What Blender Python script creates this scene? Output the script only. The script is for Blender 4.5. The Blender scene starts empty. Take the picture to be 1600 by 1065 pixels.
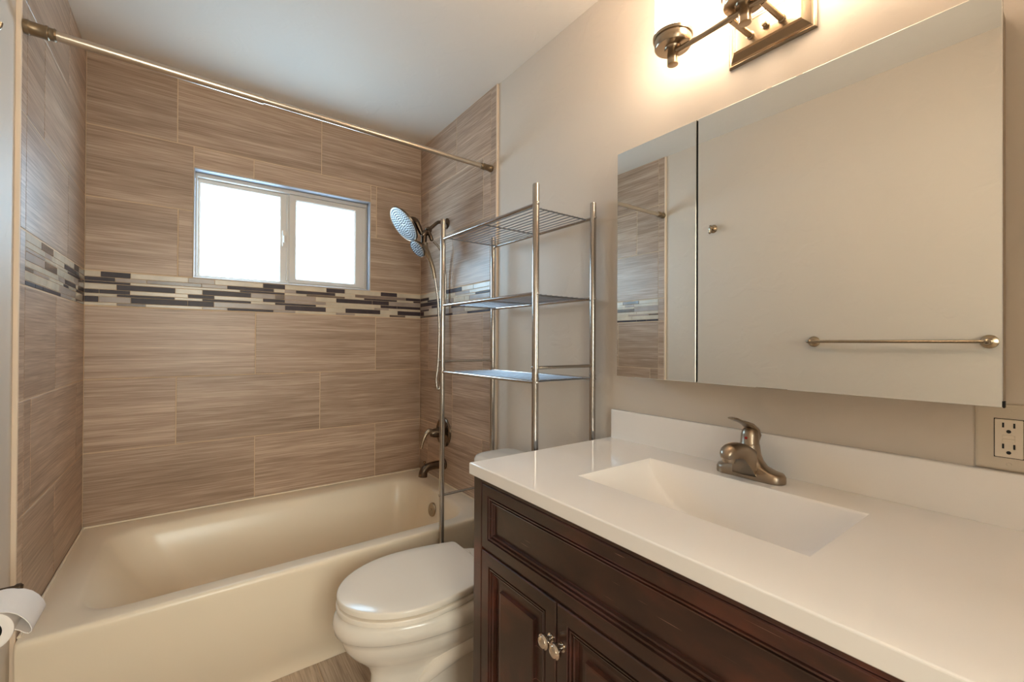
import bpy, bmesh, math, random
from mathutils import Vector, Matrix
random.seed(7)
C = bpy.context.scene.collection
S = bpy.context.scene
PI = math.pi

# ------------------------------------------------------------------ camera
F = 678.18
yaw, pit, rol = 0.6332, 0.0050, 0.0051
CAM = Vector((0.3731, -2.5437, 1.1896))
fw = Vector((math.sin(yaw)*math.cos(pit), math.cos(yaw)*math.cos(pit), math.sin(pit)))
rt = Vector((math.cos(yaw), -math.sin(yaw), 0.0))
up = rt.cross(fw)
r2 = rt*math.cos(rol) + up*math.sin(rol)
u2 = -rt*math.sin(rol) + up*math.cos(rol)
cd = bpy.data.cameras.new('camera'); cam = bpy.data.objects.new('camera', cd); C.objects.link(cam)
cd.sensor_width = 36; cd.lens = 36*F/1600; cd.clip_start = 0.02
m = Matrix((r2, u2, -fw)).transposed().to_4x4(); m.translation = CAM
cam.matrix_world = m
S.camera = cam

# ------------------------------------------------------------------ exposure, world, daylight portal
SKY = 9.5           # brightness of the blue north sky outside the bathroom window
FILL_SKY = 10.2      # warm fill light put into the southern sky, beyond the added hall window
LAMP = 14.0        # brightness of the opal glass shades
S.view_settings.view_transform = 'Standard'; S.view_settings.look = 'None'
S.view_settings.exposure = 0.80; S.view_settings.gamma = 1.0; S.view_settings.use_curve_mapping = False
S.render.engine = 'CYCLES'
S.cycles.use_denoising = True
S.cycles.max_bounces = 10; S.cycles.diffuse_bounces = 6; S.cycles.glossy_bounces = 5
S.cycles.transparent_max_bounces = 8
S.cycles.sample_clamp_indirect = 6.0
S.cycles.caustics_reflective = False
w = bpy.data.worlds.new('sky'); S.world = w; w.use_nodes = True
nt = w.node_tree; nt.nodes.clear()
o = nt.nodes.new('ShaderNodeOutputWorld'); b = nt.nodes.new('ShaderNodeBackground')
tc = nt.nodes.new('ShaderNodeTexCoord'); nz = nt.nodes.new('ShaderNodeTexNoise'); cr = nt.nodes.new('ShaderNodeValToRGB')
nz.inputs['Scale'].default_value = 5.0; nz.inputs['Detail'].default_value = 4
cr.color_ramp.elements[0].position = .50; cr.color_ramp.elements[0].color = (.50, .73, 1.0, 1)
cr.color_ramp.elements[1].position = .72; cr.color_ramp.elements[1].color = (.88, .93, 1.0, 1)
nt.links.new(tc.outputs['Generated'], nz.inputs['Vector']); nt.links.new(nz.outputs['Fac'], cr.inputs['Fac'])
nt.links.new(cr.outputs['Color'], b.inputs['Color']); b.inputs['Strength'].default_value = SKY
b2 = nt.nodes.new('ShaderNodeBackground'); b2.inputs['Color'].default_value = (1.0, .92, .85, 1); b2.inputs['Strength'].default_value = FILL_SKY
sx = nt.nodes.new('ShaderNodeSeparateXYZ'); mrg = nt.nodes.new('ShaderNodeMapRange'); mxs = nt.nodes.new('ShaderNodeMixShader')
mrg.inputs['From Min'].default_value = .25; mrg.inputs['From Max'].default_value = -.25
nt.links.new(tc.outputs['Generated'], sx.inputs[0]); nt.links.new(sx.outputs['Y'], mrg.inputs['Value'])
nt.links.new(mrg.outputs[0], mxs.inputs[0]); nt.links.new(b.outputs[0], mxs.inputs[1]); nt.links.new(b2.outputs[0], mxs.inputs[2])
nt.links.new(mxs.outputs[0], o.inputs['Surface'])
pl = bpy.data.lights.new('window_portal', 'AREA'); pl.shape = 'RECTANGLE'; pl.size = .83; pl.size_y = .52
pl.cycles.is_portal = True
po = bpy.data.objects.new('window_portal', pl); C.objects.link(po)
po.location = (.7875, .12, 1.75); po.rotation_euler = (-PI/2, 0, 0)

pl = bpy.data.lights.new('added_window_portal', 'AREA'); pl.shape = 'RECTANGLE'; pl.size = 1.30; pl.size_y = 1.25  # portal of the unseen hall window added for fill light
pl.cycles.is_portal = True
po = bpy.data.objects.new('added_window_portal', pl); C.objects.link(po)
po.location = (.45, -4.44, 1.525); po.rotation_euler = (PI/2, 0, 0)

# ------------------------------------------------------------------ materials
def new_mat(name):
    m = bpy.data.materials.new(name); m.use_nodes = True
    return m, m.node_tree, m.node_tree.nodes['Principled BSDF']
def lin(c): return tuple(((x/255)/12.92 if x/255 <= .04045 else ((x/255+.055)/1.055)**2.4) for x in c)
def N(nt, t, **kw):
    n = nt.nodes.new(t)
    for k, v in kw.items():
        if k in n.inputs.keys(): n.inputs[k].default_value = v
        else: setattr(n, k, v)
    return n
def simple(name, rgb, rough=.5, metal=0.0, bump=0, bscale=60, var=0, vscale=8, spec=.5, coat=0, stretch=None):
    m, nt, p = new_mat(name)
    col = lin(rgb)
    p.inputs['Base Color'].default_value = (*col, 1)
    p.inputs['Roughness'].default_value = rough; p.inputs['Metallic'].default_value = metal
    p.inputs['Specular IOR Level'].default_value = spec
    p.inputs['Coat Weight'].default_value = coat; p.inputs['Coat Roughness'].default_value = .05
    tc = N(nt, 'ShaderNodeTexCoord')
    src = tc.outputs['Object']
    if stretch:
        mp = N(nt, 'ShaderNodeMapping'); mp.inputs['Scale'].default_value = stretch
        nt.links.new(src, mp.inputs['Vector']); src = mp.outputs['Vector']
    if var:
        n = N(nt, 'ShaderNodeTexNoise', Scale=vscale, Detail=4.0)
        nt.links.new(src, n.inputs['Vector'])
        r = N(nt, 'ShaderNodeValToRGB')
        r.color_ramp.elements[0].position = .3; r.color_ramp.elements[1].position = .7
        r.color_ramp.elements[0].color = (*[c*(1-var) for c in col], 1)
        r.color_ramp.elements[1].color = (*[min(1, c*(1+var)) for c in col], 1)
        nt.links.new(n.outputs['Fac'], r.inputs['Fac']); nt.links.new(r.outputs['Color'], p.inputs['Base Color'])
    if bump:
        n = N(nt, 'ShaderNodeTexNoise', Scale=bscale, Detail=3.0)
        nt.links.new(src, n.inputs['Vector'])
        bp = N(nt, 'ShaderNodeBump', Strength=bump, Distance=.002)
        nt.links.new(n.outputs['Fac'], bp.inputs['Height']); nt.links.new(bp.outputs['Normal'], p.inputs['Normal'])
    return m

def wall_paint(name, rgb, rough):
    m, nt, p = new_mat(name)
    p.inputs['Base Color'].default_value = (*lin(rgb), 1); p.inputs['Roughness'].default_value = rough
    p.inputs['Specular IOR Level'].default_value = .35
    tc = N(nt, 'ShaderNodeTexCoord')
    a = N(nt, 'ShaderNodeTexNoise', Scale=9.0, Detail=3.0, Distortion=.6)
    r = N(nt, 'ShaderNodeValToRGB'); r.color_ramp.elements[0].position = .52; r.color_ramp.elements[1].position = .62
    f = N(nt, 'ShaderNodeTexNoise', Scale=70.0, Detail=2.0)
    mx = N(nt, 'ShaderNodeMath', operation='MULTIPLY_ADD'); mx.inputs[1].default_value = .25
    nt.links.new(tc.outputs['Object'], a.inputs['Vector']); nt.links.new(tc.outputs['Object'], f.inputs['Vector'])
    nt.links.new(a.outputs['Fac'], r.inputs['Fac']); nt.links.new(f.outputs['Fac'], mx.inputs[0]); nt.links.new(r.outputs['Color'], mx.inputs[2])
    bp = N(nt, 'ShaderNodeBump', Strength=.14, Distance=.004)
    nt.links.new(mx.outputs[0], bp.inputs['Height']); nt.links.new(bp.outputs['Normal'], p.inputs['Normal'])
    return m

def tile_mat(name, c0, c1, c2, rough=.32, along='H', island=True, ns=1.0):
    """linen / wood-look porcelain: thin streaks running along the tile"""
    m, nt, p = new_mat(name)
    tc = N(nt, 'ShaderNodeTexCoord'); g = N(nt, 'ShaderNodeNewGeometry')
    off = N(nt, 'ShaderNodeVectorMath', operation='SCALE'); off.inputs[0].default_value = (7.3, 5.1, 9.7)
    nt.links.new(g.outputs['Random Per Island'], off.inputs['Scale'])
    ad = N(nt, 'ShaderNodeVectorMath', operation='ADD')
    nt.links.new(tc.outputs['Object'], ad.inputs[0]); nt.links.new(off.outputs[0], ad.inputs[1])
    def streak(sc, scale, det):
        mp = N(nt, 'ShaderNodeMapping'); mp.inputs['Scale'].default_value = sc
        nt.links.new(ad.outputs[0], mp.inputs['Vector'])
        n = N(nt, 'ShaderNodeTexNoise', Scale=scale, Detail=det, Roughness=.6, Distortion=.25)
        nt.links.new(mp.outputs[0], n.inputs['Vector']); return n
    s1 = (1.6, 1.6, 34) if along == 'H' else (34, 1.6, 1)
    s2 = (5, 5, 215) if along == 'H' else (190, 7, 1)
    s3 = (.9, .9, 8) if along == 'H' else (8, .9, 1)
    a = streak(s1, ns, 5.0); bb = streak(s2, ns, 2.0); cc = streak(s3, ns, 2.0)
    ma = N(nt, 'ShaderNodeMath', operation='MULTIPLY'); ma.inputs[1].default_value = .34; nt.links.new(a.outputs['Fac'], ma.inputs[0])
    mb = N(nt, 'ShaderNodeMath', operation='MULTIPLY_ADD'); mb.inputs[1].default_value = .46
    nt.links.new(bb.outputs['Fac'], mb.inputs[0]); nt.links.new(ma.outputs[0], mb.inputs[2])
    mc = N(nt, 'ShaderNodeMath', operation='MULTIPLY_ADD'); mc.inputs[1].default_value = .20
    nt.links.new(cc.outputs['Fac'], mc.inputs[0]); nt.links.new(mb.outputs[0], mc.inputs[2])
    r = N(nt, 'ShaderNodeValToRGB')
    e = r.color_ramp.elements
    e[0].position = .36; e[0].color = (*lin(c0), 1); e[1].position = .66; e[1].color = (*lin(c2), 1)
    k = e.new(.5); k.color = (*lin(c1), 1)
    nt.links.new(mc.outputs[0], r.inputs['Fac'])
    hs = N(nt, 'ShaderNodeHueSaturation')
    mr = N(nt, 'ShaderNodeMapRange'); mr.inputs['To Min'].default_value = .90; mr.inputs['To Max'].default_value = 1.08
    nt.links.new(g.outputs['Random Per Island'], mr.inputs['Value']); nt.links.new(mr.outputs[0], hs.inputs['Value'])
    nt.links.new(r.outputs['Color'], hs.inputs['Color']); nt.links.new(hs.outputs['Color'], p.inputs['Base Color'])
    p.inputs['Roughness'].default_value = rough
    bp = N(nt, 'ShaderNodeBump', Strength=.22, Distance=.0015)
    nt.links.new(mc.outputs[0], bp.inputs['Height']); nt.links.new(bp.outputs['Normal'], p.inputs['Normal'])
    return m

def wood_mat(name):
    m, nt, p = new_mat(name)
    tc = N(nt, 'ShaderNodeTexCoord')
    mp = N(nt, 'ShaderNodeMapping'); mp.inputs['Scale'].default_value = (6, 2.2, 4)
    nt.links.new(tc.outputs['Object'], mp.inputs['Vector'])
    n = N(nt, 'ShaderNodeTexNoise', Scale=1.6, Detail=6.0, Roughness=.55, Distortion=.8)
    nt.links.new(mp.outputs[0], n.inputs['Vector'])
    r = N(nt, 'ShaderNodeValToRGB'); e = r.color_ramp.elements
    e[0].position = .34; e[0].color = (*lin((44, 27, 20)), 1)
    e[1].position = .74; e[1].color = (*lin((104, 54, 38)), 1)
    k = e.new(.52); k.color = (*lin((62, 38, 27)), 1)
    nt.links.new(n.outputs['Fac'], r.inputs['Fac'])
    # rubbed reddish edges with pale nicks
    g = N(nt, 'ShaderNodeNewGeometry')
    bv = N(nt, 'ShaderNodeBevel', samples=4); bv.inputs['Radius'].default_value = .0035
    dt = N(nt, 'ShaderNodeVectorMath', operation='DOT_PRODUCT')
    nt.links.new(bv.outputs[0], dt.inputs[0]); nt.links.new(g.outputs['Normal'], dt.inputs[1])
    mr = N(nt, 'ShaderNodeMapRange'); mr.inputs['From Min'].default_value = .995; mr.inputs['From Max'].default_value = .90
    nt.links.new(dt.outputs['Value'], mr.inputs['Value'])
    n2 = N(nt, 'ShaderNodeTexNoise', Scale=9.0, Detail=3.0); nt.links.new(tc.outputs['Object'], n2.inputs['Vector'])
    r2_ = N(nt, 'ShaderNodeValToRGB'); r2_.color_ramp.elements[0].position = .45; r2_.color_ramp.elements[1].position = .62
    nt.links.new(n2.outputs['Fac'], r2_.inputs['Fac'])
    mu = N(nt, 'ShaderNodeMath', operation='MULTIPLY'); nt.links.new(mr.outputs[0], mu.inputs[0]); nt.links.new(r2_.outputs['Color'], mu.inputs[1])
    mx = N(nt, 'ShaderNodeMix', data_type='RGBA'); mx.inputs['B'].default_value = (*lin((98, 62, 62)), 1)
    nt.links.new(mu.outputs[0], mx.inputs['Factor']); nt.links.new(r.outputs['Color'], mx.inputs['A'])
    # a few fine scratches along the grain
    mp3 = N(nt, 'ShaderNodeMapping'); mp3.inputs['Scale'].default_value = (40, 9, 420)
    nt.links.new(tc.outputs['Object'], mp3.inputs['Vector'])
    n3 = N(nt, 'ShaderNodeTexNoise', Scale=1.0, Detail=1.0); nt.links.new(mp3.outputs[0], n3.inputs['Vector'])
    r3 = N(nt, 'ShaderNodeValToRGB'); r3.color_ramp.elements[0].position = .76; r3.color_ramp.elements[1].position = .80
    nt.links.new(n3.outputs['Fac'], r3.inputs['Fac'])
    m4 = N(nt, 'ShaderNodeMix', data_type='RGBA'); m4.inputs['B'].default_value = (*lin((170, 130, 112)), 1)
    nt.links.new(r3.outputs['Color'], m4.inputs['Factor']); nt.links.new(mx.outputs['Result'], m4.inputs['A'])
    nt.links.new(m4.outputs['Result'], p.inputs['Base Color'])
    p.inputs['Roughness'].default_value = .33
    p.inputs['Coat Weight'].default_value = .25; p.inputs['Coat Roughness'].default_value = .15
    return m

M = {}
M['paint'] = wall_paint('wall_paint', (214, 203, 190), .5)
M['ceil'] = wall_paint('ceiling_paint', (228, 220, 210), .6)
M['tile'] = tile_mat('linen_tile', (146, 121, 101), (178, 152, 131), (212, 189, 168), rough=.37)
M['floor'] = tile_mat('floor_plank_tile', (150, 130, 112), (186, 166, 146), (214, 196, 178), rough=.35, along='Y')
M['grout'] = simple('grout', (214, 188, 158), .8, bump=.3)
M['trim'] = simple('tan_caulk', (228, 208, 186), .6)
M['mos_L'] = simple('mosaic_cream', (206, 192, 172), .26, var=.12, vscale=14)
M['mos_D'] = simple('mosaic_dark_glass', (62, 50, 54), .40, spec=.3, var=.25, vscale=20)
M['mos_T'] = simple('mosaic_taupe', (162, 146, 136), .28, var=.15, vscale=14)
M['mos_G'] = simple('mosaic_umber', (112, 94, 82), .22, var=.2, vscale=16)
M['mos_M'] = simple('mosaic_mid', (134, 114, 102), .25, var=.2, vscale=16)
M['tub'] = simple('tub_enamel', (240, 225, 202), .28)
M['porcelain'] = simple('porcelain', (242, 233, 221), .14)
M['seat'] = simple('seat_plastic', (244, 234, 220), .18)
M['counter'] = simple('cultured_marble', (248, 243, 238), .08, var=.015, vscale=3)
M['wood'] = wood_mat('dark_stained_wood')
M['knob'] = simple('polished_nickel', (226, 212, 196), .13, 1.0)
M['dark'] = simple('dark_gap', (14, 10, 9), .7)
M['nickel'] = simple('brushed_nickel', (176, 158, 136), .27, 1.0, bump=.05, bscale=300)
M['bronze'] = simple('aged_nickel', (108, 92, 78), .26, 1.0)
M['fnickel'] = simple('satin_nickel', (166, 150, 132), .30, 1.0)
M['chrome'] = simple('chrome', (186, 178, 170), .20, 1.0)
M['wire'] = simple('chrome_wire', (150, 150, 154), .34, 1.0)
M['rod'] = simple('rod_metal', (206, 190, 172), .28, 1.0)
M['cap'] = simple('rod_cap', (136, 116, 92), .38, .8)
M['vinyl'] = simple('window_vinyl', (214, 206, 198), .35)
M['alu'] = simple('edge_aluminium', (176, 180, 190), .38, .6)
M['plastic'] = simple('outlet_plastic', (226, 214, 196), .3)
M['plate'] = simple('wall_plate', (206, 194, 176), .4)
M['black'] = simple('black_slot', (12, 10, 10), .6)
M['paper'] = simple('tissue', (240, 232, 226), .9, bump=.15, bscale=200)
M['core'] = simple('roll_core', (26, 22, 20), .9)  # shade inside the hollow roll put into the core colour
M['spray'] = simple('spray_face', (205, 212, 216), .35, 0.0)
M['nozzle'] = simple('rubber_nozzle', (48, 56, 72), .5)
M['red'] = simple('hot_mark', (170, 30, 24), .4)
M['cabinet'] = simple('cabinet_side', (176, 160, 138), .45)
M['edge'] = simple('glass_edge', (44, 56, 50), .2)
M['white'] = simple('white_trim', (226, 220, 210), .4)

def mirror_mat():
    m, nt, p = new_mat('mirror_silver')
    p.inputs['Base Color'].default_value = (.91, .93, .91, 1); p.inputs['Metallic'].default_value = 1; p.inputs['Roughness'].default_value = .008
    return m
M['mirror'] = mirror_mat()
def glass_mat():
    m = bpy.data.materials.new('window_glass'); m.use_nodes = True; nt = m.node_tree; nt.nodes.clear()
    o = N(nt, 'ShaderNodeOutputMaterial'); t = N(nt, 'ShaderNodeBsdfTransparent'); g = N(nt, 'ShaderNodeBsdfGlossy', Roughness=.02)
    t.inputs['Color'].default_value = (.93, .99, .98, 1)
    mx = N(nt, 'ShaderNodeMixShader'); mx.inputs[0].default_value = .06
    nt.links.new(t.outputs[0], mx.inputs[1]); nt.links.new(g.outputs[0], mx.inputs[2]); nt.links.new(mx.outputs[0], o.inputs[0])
    return m
M['glass'] = glass_mat()
def emit(name, rgb, s):
    m, nt, p = new_mat(name)
    p.inputs['Base Color'].default_value = (.9, .86, .8, 1); p.inputs['Roughness'].default_value = .3
    p.inputs['Emission Color'].default_value = (*rgb, 1); p.inputs['Emission Strength'].default_value = s
    return m
M['opal'] = emit('opal_glass_lit', (1.0, .79, .58), LAMP)

# ------------------------------------------------------------------ helpers
def link(name, me, parent=None, mats=None, kind=None, smooth=False):
    ob = bpy.data.objects.new(name, me); C.objects.link(ob)
    for mm in (mats or []): me.materials.append(M[mm])
    if parent:
        ob.parent = parent
        ob.matrix_parent_inverse = Matrix.Translation(-Vector(parent.location))
    if kind: ob['kind'] = kind
    if smooth:
        for p in me.polygons: p.use_smooth = True
    return ob
def build(name, bm, mats, parent=None, kind=None, smooth=False, angle=None):
    bmesh.ops.recalc_face_normals(bm, faces=bm.faces)
    me = bpy.data.meshes.new(name); bm.to_mesh(me); bm.free()
    if isinstance(mats, str): mats = [mats]
    ob = link(name, me, parent, mats, kind)
    if smooth:
        for p in me.polygons: p.use_smooth = True
        me.set_sharp_from_angle(angle=math.radians(angle or 40))
    return ob
def tag(o, label, cat, group=None):
    o['label'] = label; o['category'] = cat
    if group: o['group'] = group
    return o
def thing(name, label, cat, loc, group=None):
    o = bpy.data.objects.new(name, None); C.objects.link(o); o.location = loc
    o.empty_display_size = .05
    return tag(o, label, cat, group)
def structure(name, loc=(0, 0, 0)):
    o = bpy.data.objects.new(name, None); C.objects.link(o); o.location = loc; o['kind'] = 'structure'; return o

def box(bm, x0, x1, y0, y1, z0, z1, bev=0, seg=2, mi=0):
    r = bmesh.ops.create_cube(bm, size=1)
    vs = r['verts']
    for v in vs:
        v.co = Vector((x0+(v.co.x+.5)*(x1-x0), y0+(v.co.y+.5)*(y1-y0), z0+(v.co.z+.5)*(z1-z0)))
    fs = {f for v in vs for f in v.link_faces}
    for f in fs: f.material_index = mi
    if bev:
        es = list({e for v in vs for e in v.link_edges})
        rr = bmesh.ops.bevel(bm, geom=es, offset=bev, segments=seg, affect='EDGES', profile=.5)
        for f in rr['faces']: f.material_index = mi
    return bm
def B(*a, **k): return box(bmesh.new(), *a, **k)
def loft(bm, rings, cap0=True, cap1=True, closed=True, mi=0):
    vr = [[bm.verts.new(p) for p in r] for r in rings]
    n = len(rings[0])
    for a, b_ in zip(vr[:-1], vr[1:]):
        for i in range(n if closed else n-1):
            j = (i+1) % n
            f = bm.faces.new((a[i], a[j], b_[j], b_[i])); f.material_index = mi
    if cap0 and closed: bm.faces.new(list(reversed(vr[0]))).material_index = mi
    if cap1 and closed: bm.faces.new(vr[-1]).material_index = mi
    return vr
def frame(d):
    d = Vector(d).normalized(); a = Vector((0, 0, 1)) if abs(d.z) < .9 else Vector((1, 0, 0))
    u = d.cross(a).normalized(); v = d.cross(u).normalized(); return d, u, v
def circ(c, d, r, n=20, ru=None, rv=None):
    _, u, v = frame(d); c = Vector(c)
    return [c + u*math.cos(2*PI*i/n)*(ru or r) + v*math.sin(2*PI*i/n)*(rv or r) for i in range(n)]
def lathe(bm, c, d, prof, n=28, mi=0, cap0=True, cap1=True, ratio=1):
    """prof: list of (distance along d, radius)"""
    d = Vector(d).normalized(); c = Vector(c)
    _, u, v = frame(d)
    rings = [[c+d*h+u*math.cos(2*PI*i/n)*max(r, 1e-5)+v*math.sin(2*PI*i/n)*max(r, 1e-5)*ratio for i in range(n)] for h, r in prof]
    loft(bm, rings, cap0, cap1, mi=mi); return bm
def tube(bm, pts, rad, n=14, mi=0, sub=0):
    P_ = [Vector(p) for p in pts]
    R_ = list(rad) if hasattr(rad, '__len__') else [rad]*len(P_)
    if sub:  # catmull-rom
        Q, RR = [], []
        for i in range(len(P_)-1):
            p0 = P_[max(i-1, 0)]; p1 = P_[i]; p2 = P_[i+1]; p3 = P_[min(i+2, len(P_)-1)]
            for k in range(sub):
                t = k/sub
                Q.append(.5*((2*p1)+(-p0+p2)*t+(2*p0-5*p1+4*p2-p3)*t*t+(-p0+3*p1-3*p2+p3)*t**3))
                RR.append(R_[i]*(1-t)+R_[i+1]*t)
        Q.append(P_[-1]); RR.append(R_[-1]); P_, R_ = Q, RR
    rings = []; u = None
    for i, p in enumerate(P_):
        t = (P_[min(i+1, len(P_)-1)]-P_[max(i-1, 0)]).normalized()
        if u is None: _, u, v = frame(t)
        else:
            u = (u - t*u.dot(t)).normalized(); v = t.cross(u).normalized()
        if i == 0: v = t.cross(u).normalized()
        rings.append([p+u*math.cos(2*PI*k/n)*R_[i]+v*math.sin(2*PI*k/n)*R_[i] for k in range(n)])
    loft(bm, rings, mi=mi); return bm
def rrect(x0, x1, y0, y1, z, r, k=8):
    out = []
    r = min(r, (x1-x0)/2-1e-4, (y1-y0)/2-1e-4)
    for cx, cy, a0 in ((x1-r, y1-r, 0), (x0+r, y1-r, 90), (x0+r, y0+r, 180), (x1-r, y0+r, 270)):
        for i in range(k+1):
            a = math.radians(a0+90*i/k); out.append(Vector((cx+r*math.cos(a), cy+r*math.sin(a), z)))
    return out

XL, XR = -0.010, 1.534         # painted faces of the left and right walls
H = 2.4186; YT = -0.84; YN = -3.05
RIM = .40
# ------------------------------------------------------------------ room shell
build('floor', B(XL-.10, XR+.10, YN-.10, .16, -.10, 0), 'floor', kind='structure')
# floor planks as separate tiles with grout between, in one surface
def planks():
    bm = bmesh.new(); wpl, L = .152, .61; x = XL; k = 0
    while x < XR-.001:
        y = YN - (k % 3)*L/3
        while y < 0:
            x1 = min(x+wpl-.003, XR); ya = max(y, YN); yb = min(y+L-.003, 0)
            if yb > ya: box(bm, x, x1, ya, yb, -.004, .002, bev=.0008, seg=1)
            y += L
        x += wpl; k += 1
    return bm
bpy.data.objects['floor'].data.materials[0] = M['grout']
fl = build('floor_planks', planks(), 'floor', parent=bpy.data.objects['floor']); fl['kind'] = 'structure'
build('ceiling', B(XL-.10, XR+.10, YN-.10, .16, H, H+.1), 'ceil', kind='structure')
WX0, WX1, WZ0, WZ1 = .373, 1.203, 1.493, 2.010

def rects_minus(x0, x1, z0, z1, hole):
    hx0, hx1, hz0, hz1 = hole
    if x1 <= hx0 or x0 >= hx1 or z1 <= hz0 or z0 >= hz1: return [(x0, x1, z0, z1)]
    out = []
    if x0 < hx0: out.append((x0, hx0, z0, z1))
    if x1 > hx1: out.append((hx1, x1, z0, z1))
    a, b_ = max(x0, hx0), min(x1, hx1)
    if z0 < hz0: out.append((a, b_, z0, hz0))
    if z1 > hz1: out.append((a, b_, hz1, z1))
    return out
# back wall with the window hole
bm = bmesh.new()
for (a, b_, c, d) in rects_minus(XL-.10, XR+.10, 0, H, (WX0, WX1, WZ0, WZ1)):
    box(bm, a, b_, .010, .15, c, d)
wall_back = build('wall_back', bm, 'grout', kind='structure')
wall_left = build('wall_left', B(XL-.10, XL, YN, .01, 0, H), 'paint', kind='structure')
wall_right = build('wall_right', B(XR, XR+.10, YN, .01, 0, H), 'paint', kind='structure')
bm = bmesh.new()
for (a, b_, c, d) in rects_minus(XL-.10, XR+.10, 0, H, (.08, .86, -.01, 2.04)): box(bm, a, b_, YN-.10, YN, c, d)  # doorway opening added so fill daylight can enter
build('wall_front', bm, 'paint', kind='structure')
dr = structure('added_door', (.86, YN-.10, 0))
bm = B(.865, .900, YN-.88, YN-.105, .006, 2.035, bev=.002)      # leaf of the added doorway, standing open into the added hallway
for z0, z1 in ((.25, .95), (1.08, 1.86)):
    for y0, y1 in ((YN-.79, YN-.54), (YN-.45, YN-.20)): box(bm, .858, .870, y0, y1, z0, z1, bev=.005)
build('door_leaf', bm, 'white', dr)
bm = bmesh.new(); lathe(bm, (.866, YN-.82, .96), (-1, 0, 0), [(0, .03), (.006, .03), (.010, .012), (.035, .012), (.042, .024), (.06, .027), (.07, .015), (.072, .001)])
build('door_knob', bm, 'nickel', dr, smooth=True)
HX0, HX1, HY = -.45, 1.35, YN-1.30  # unseen hallway added to carry fill daylight into the bathroom
build('added_hall_floor', B(HX0, HX1, HY, YN-.10, -.10, 0), 'floor', kind='structure')
build('added_hall_ceiling', B(HX0, HX1, HY, YN-.10, H, H+.1), 'ceil', kind='structure')
build('wall_added_hall_left', B(HX0-.1, HX0, HY, YN-.10, 0, H), 'paint', kind='structure')
build('wall_added_hall_right', B(HX1, HX1+.1, HY, YN-.10, 0, H), 'paint', kind='structure')
bm = bmesh.new()
for q in rects_minus(HX0-.1, HX1+.1, 0, H, (-.20, 1.10, .90, 2.15)): box(bm, q[0], q[1], HY-.1, HY, q[2], q[3])
build('wall_added_hall_far', bm, 'paint', kind='structure')
w2 = structure('added_hall_window', (.45, HY-.05, .90))  # unseen window added to brighten the bathroom from behind the camera
bm = bmesh.new(); box(bm, -.20, -.16, HY-.08, HY-.03, .90, 2.15); box(bm, 1.06, 1.10, HY-.08, HY-.03, .90, 2.15)
box(bm, -.16, 1.06, HY-.08, HY-.03, .90, .94); box(bm, -.16, 1.06, HY-.08, HY-.03, 2.11, 2.15); box(bm, .435, .465, HY-.08, HY-.03, .94, 2.11)
build('frame', bm, 'vinyl', w2)
build('pane', B(-.17, 1.07, HY-.058, HY-.054, .93, 2.12), 'glass', w2)
bm = bmesh.new(); box(bm, HX0-.1, XL-.10, YN-.12, YN-.10, 0, H); 
build('wall_added_hall_near', bm, 'paint', kind='structure')
t1 = structure('trim_1', (.47, YN, 0))
for nm, a in (('side_casing', (.02, .08, YN, YN+.014, 0, 2.10)), ('side_casing', (.86, .92, YN, YN+.014, 0, 2.10)), ('head_casing', (.08, .86, YN, YN+.014, 2.04, 2.10))):
    build(nm, B(*a, bev=.003), 'white', t1)
build('baseboard_left', B(XL, XL+.012, YN+.015, YT-.06, 0.002, .085, bev=.003), 'white', kind='structure')
build('baseboard_right', B(XR-.012, XR, -1.545, YT-.05, 0.002, .085, bev=.003), 'white', kind='structure')

# ------------------------------------------------------------------ tiling
ROWS = [(RIM-.38, .713), (.713, 1.026), (1.026, 1.340), (1.492, 1.806), (1.806, 2.112), (2.112, H)]
G = .0020
def tile(bm, pf, u0, u1, v0, v1, d0=.001, d1=0.0, mi=0, e=.0012):
    """a tile: pf(u, v, d) -> world; d = depth behind the finished face"""
    r = []
    for uu0, uu1, vv0, vv1, d in ((u0, u1, v0, v1, .009), (u0, u1, v0, v1, d1+e), (u0+e, u1-e, v0+e, v1-e, d1)):
        r.append([pf(uu0, vv0, d), pf(uu1, vv0, d), pf(uu1, vv1, d), pf(uu0, vv1, d)])
    loft(bm, r, cap0=False, mi=mi)
PF = {'back': lambda u, v, d: Vector((u, d, v)), 'left': lambda u, v, d: Vector((-d, u, v)), 'right': lambda u, v, d: Vector((1.524+d, u, v))}
def panel(side, parent, umin, umax, joints, hole=None, ubord=None):
    bm = bmesh.new()
    for (z0, z1), js in zip(ROWS, joints):
        if side == 'back' and z0 < RIM: z0 = RIM
        if side != 'back' and z0 < RIM: z0 = RIM if False else z0
        us = [umin]+sorted(js)+[umax]
        for a, b_ in zip(us[:-1], us[1:]):
            if b_-a < .01: continue
            for q in (rects_minus(a, b_, z0, z1, hole) if hole else [(a, b_, z0, z1)]):
                tile(bm, PF[side], q[0]+G, q[1]-G, q[2]+G, q[3]-G)
    if ubord:   # narrow cut column closing the tiling
        zs = [ROWS[0][0], .713, 1.026, 1.340, 1.492, 1.806, 2.112, H]
        for z0, z1 in zip(zs[:-1], zs[1:]): tile(bm, PF[side], ubord[0]+G, ubord[1], z0+G, z1-G)
    o = build('wall_tile_'+side, bm, 'tile', parent, kind='structure')
    # grout bed just under the face
    bm = bmesh.new()
    lo, hi = (umin, umax) if not ubord else (ubord[0], umax)
    for q in (rects_minus(lo, hi, ROWS[0][0], H, hole) if hole else [(lo, hi, ROWS[0][0], H)]):
        p = PF[side]
        r = [[p(q[0], q[2], d), p(q[1], q[2], d), p(q[1], q[3], d), p(q[0], q[3], d)] for d in (.0098, .0012)]
        loft(bm, r)
    build('grout_bed_'+side, bm, 'grout', parent, kind='structure')
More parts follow.
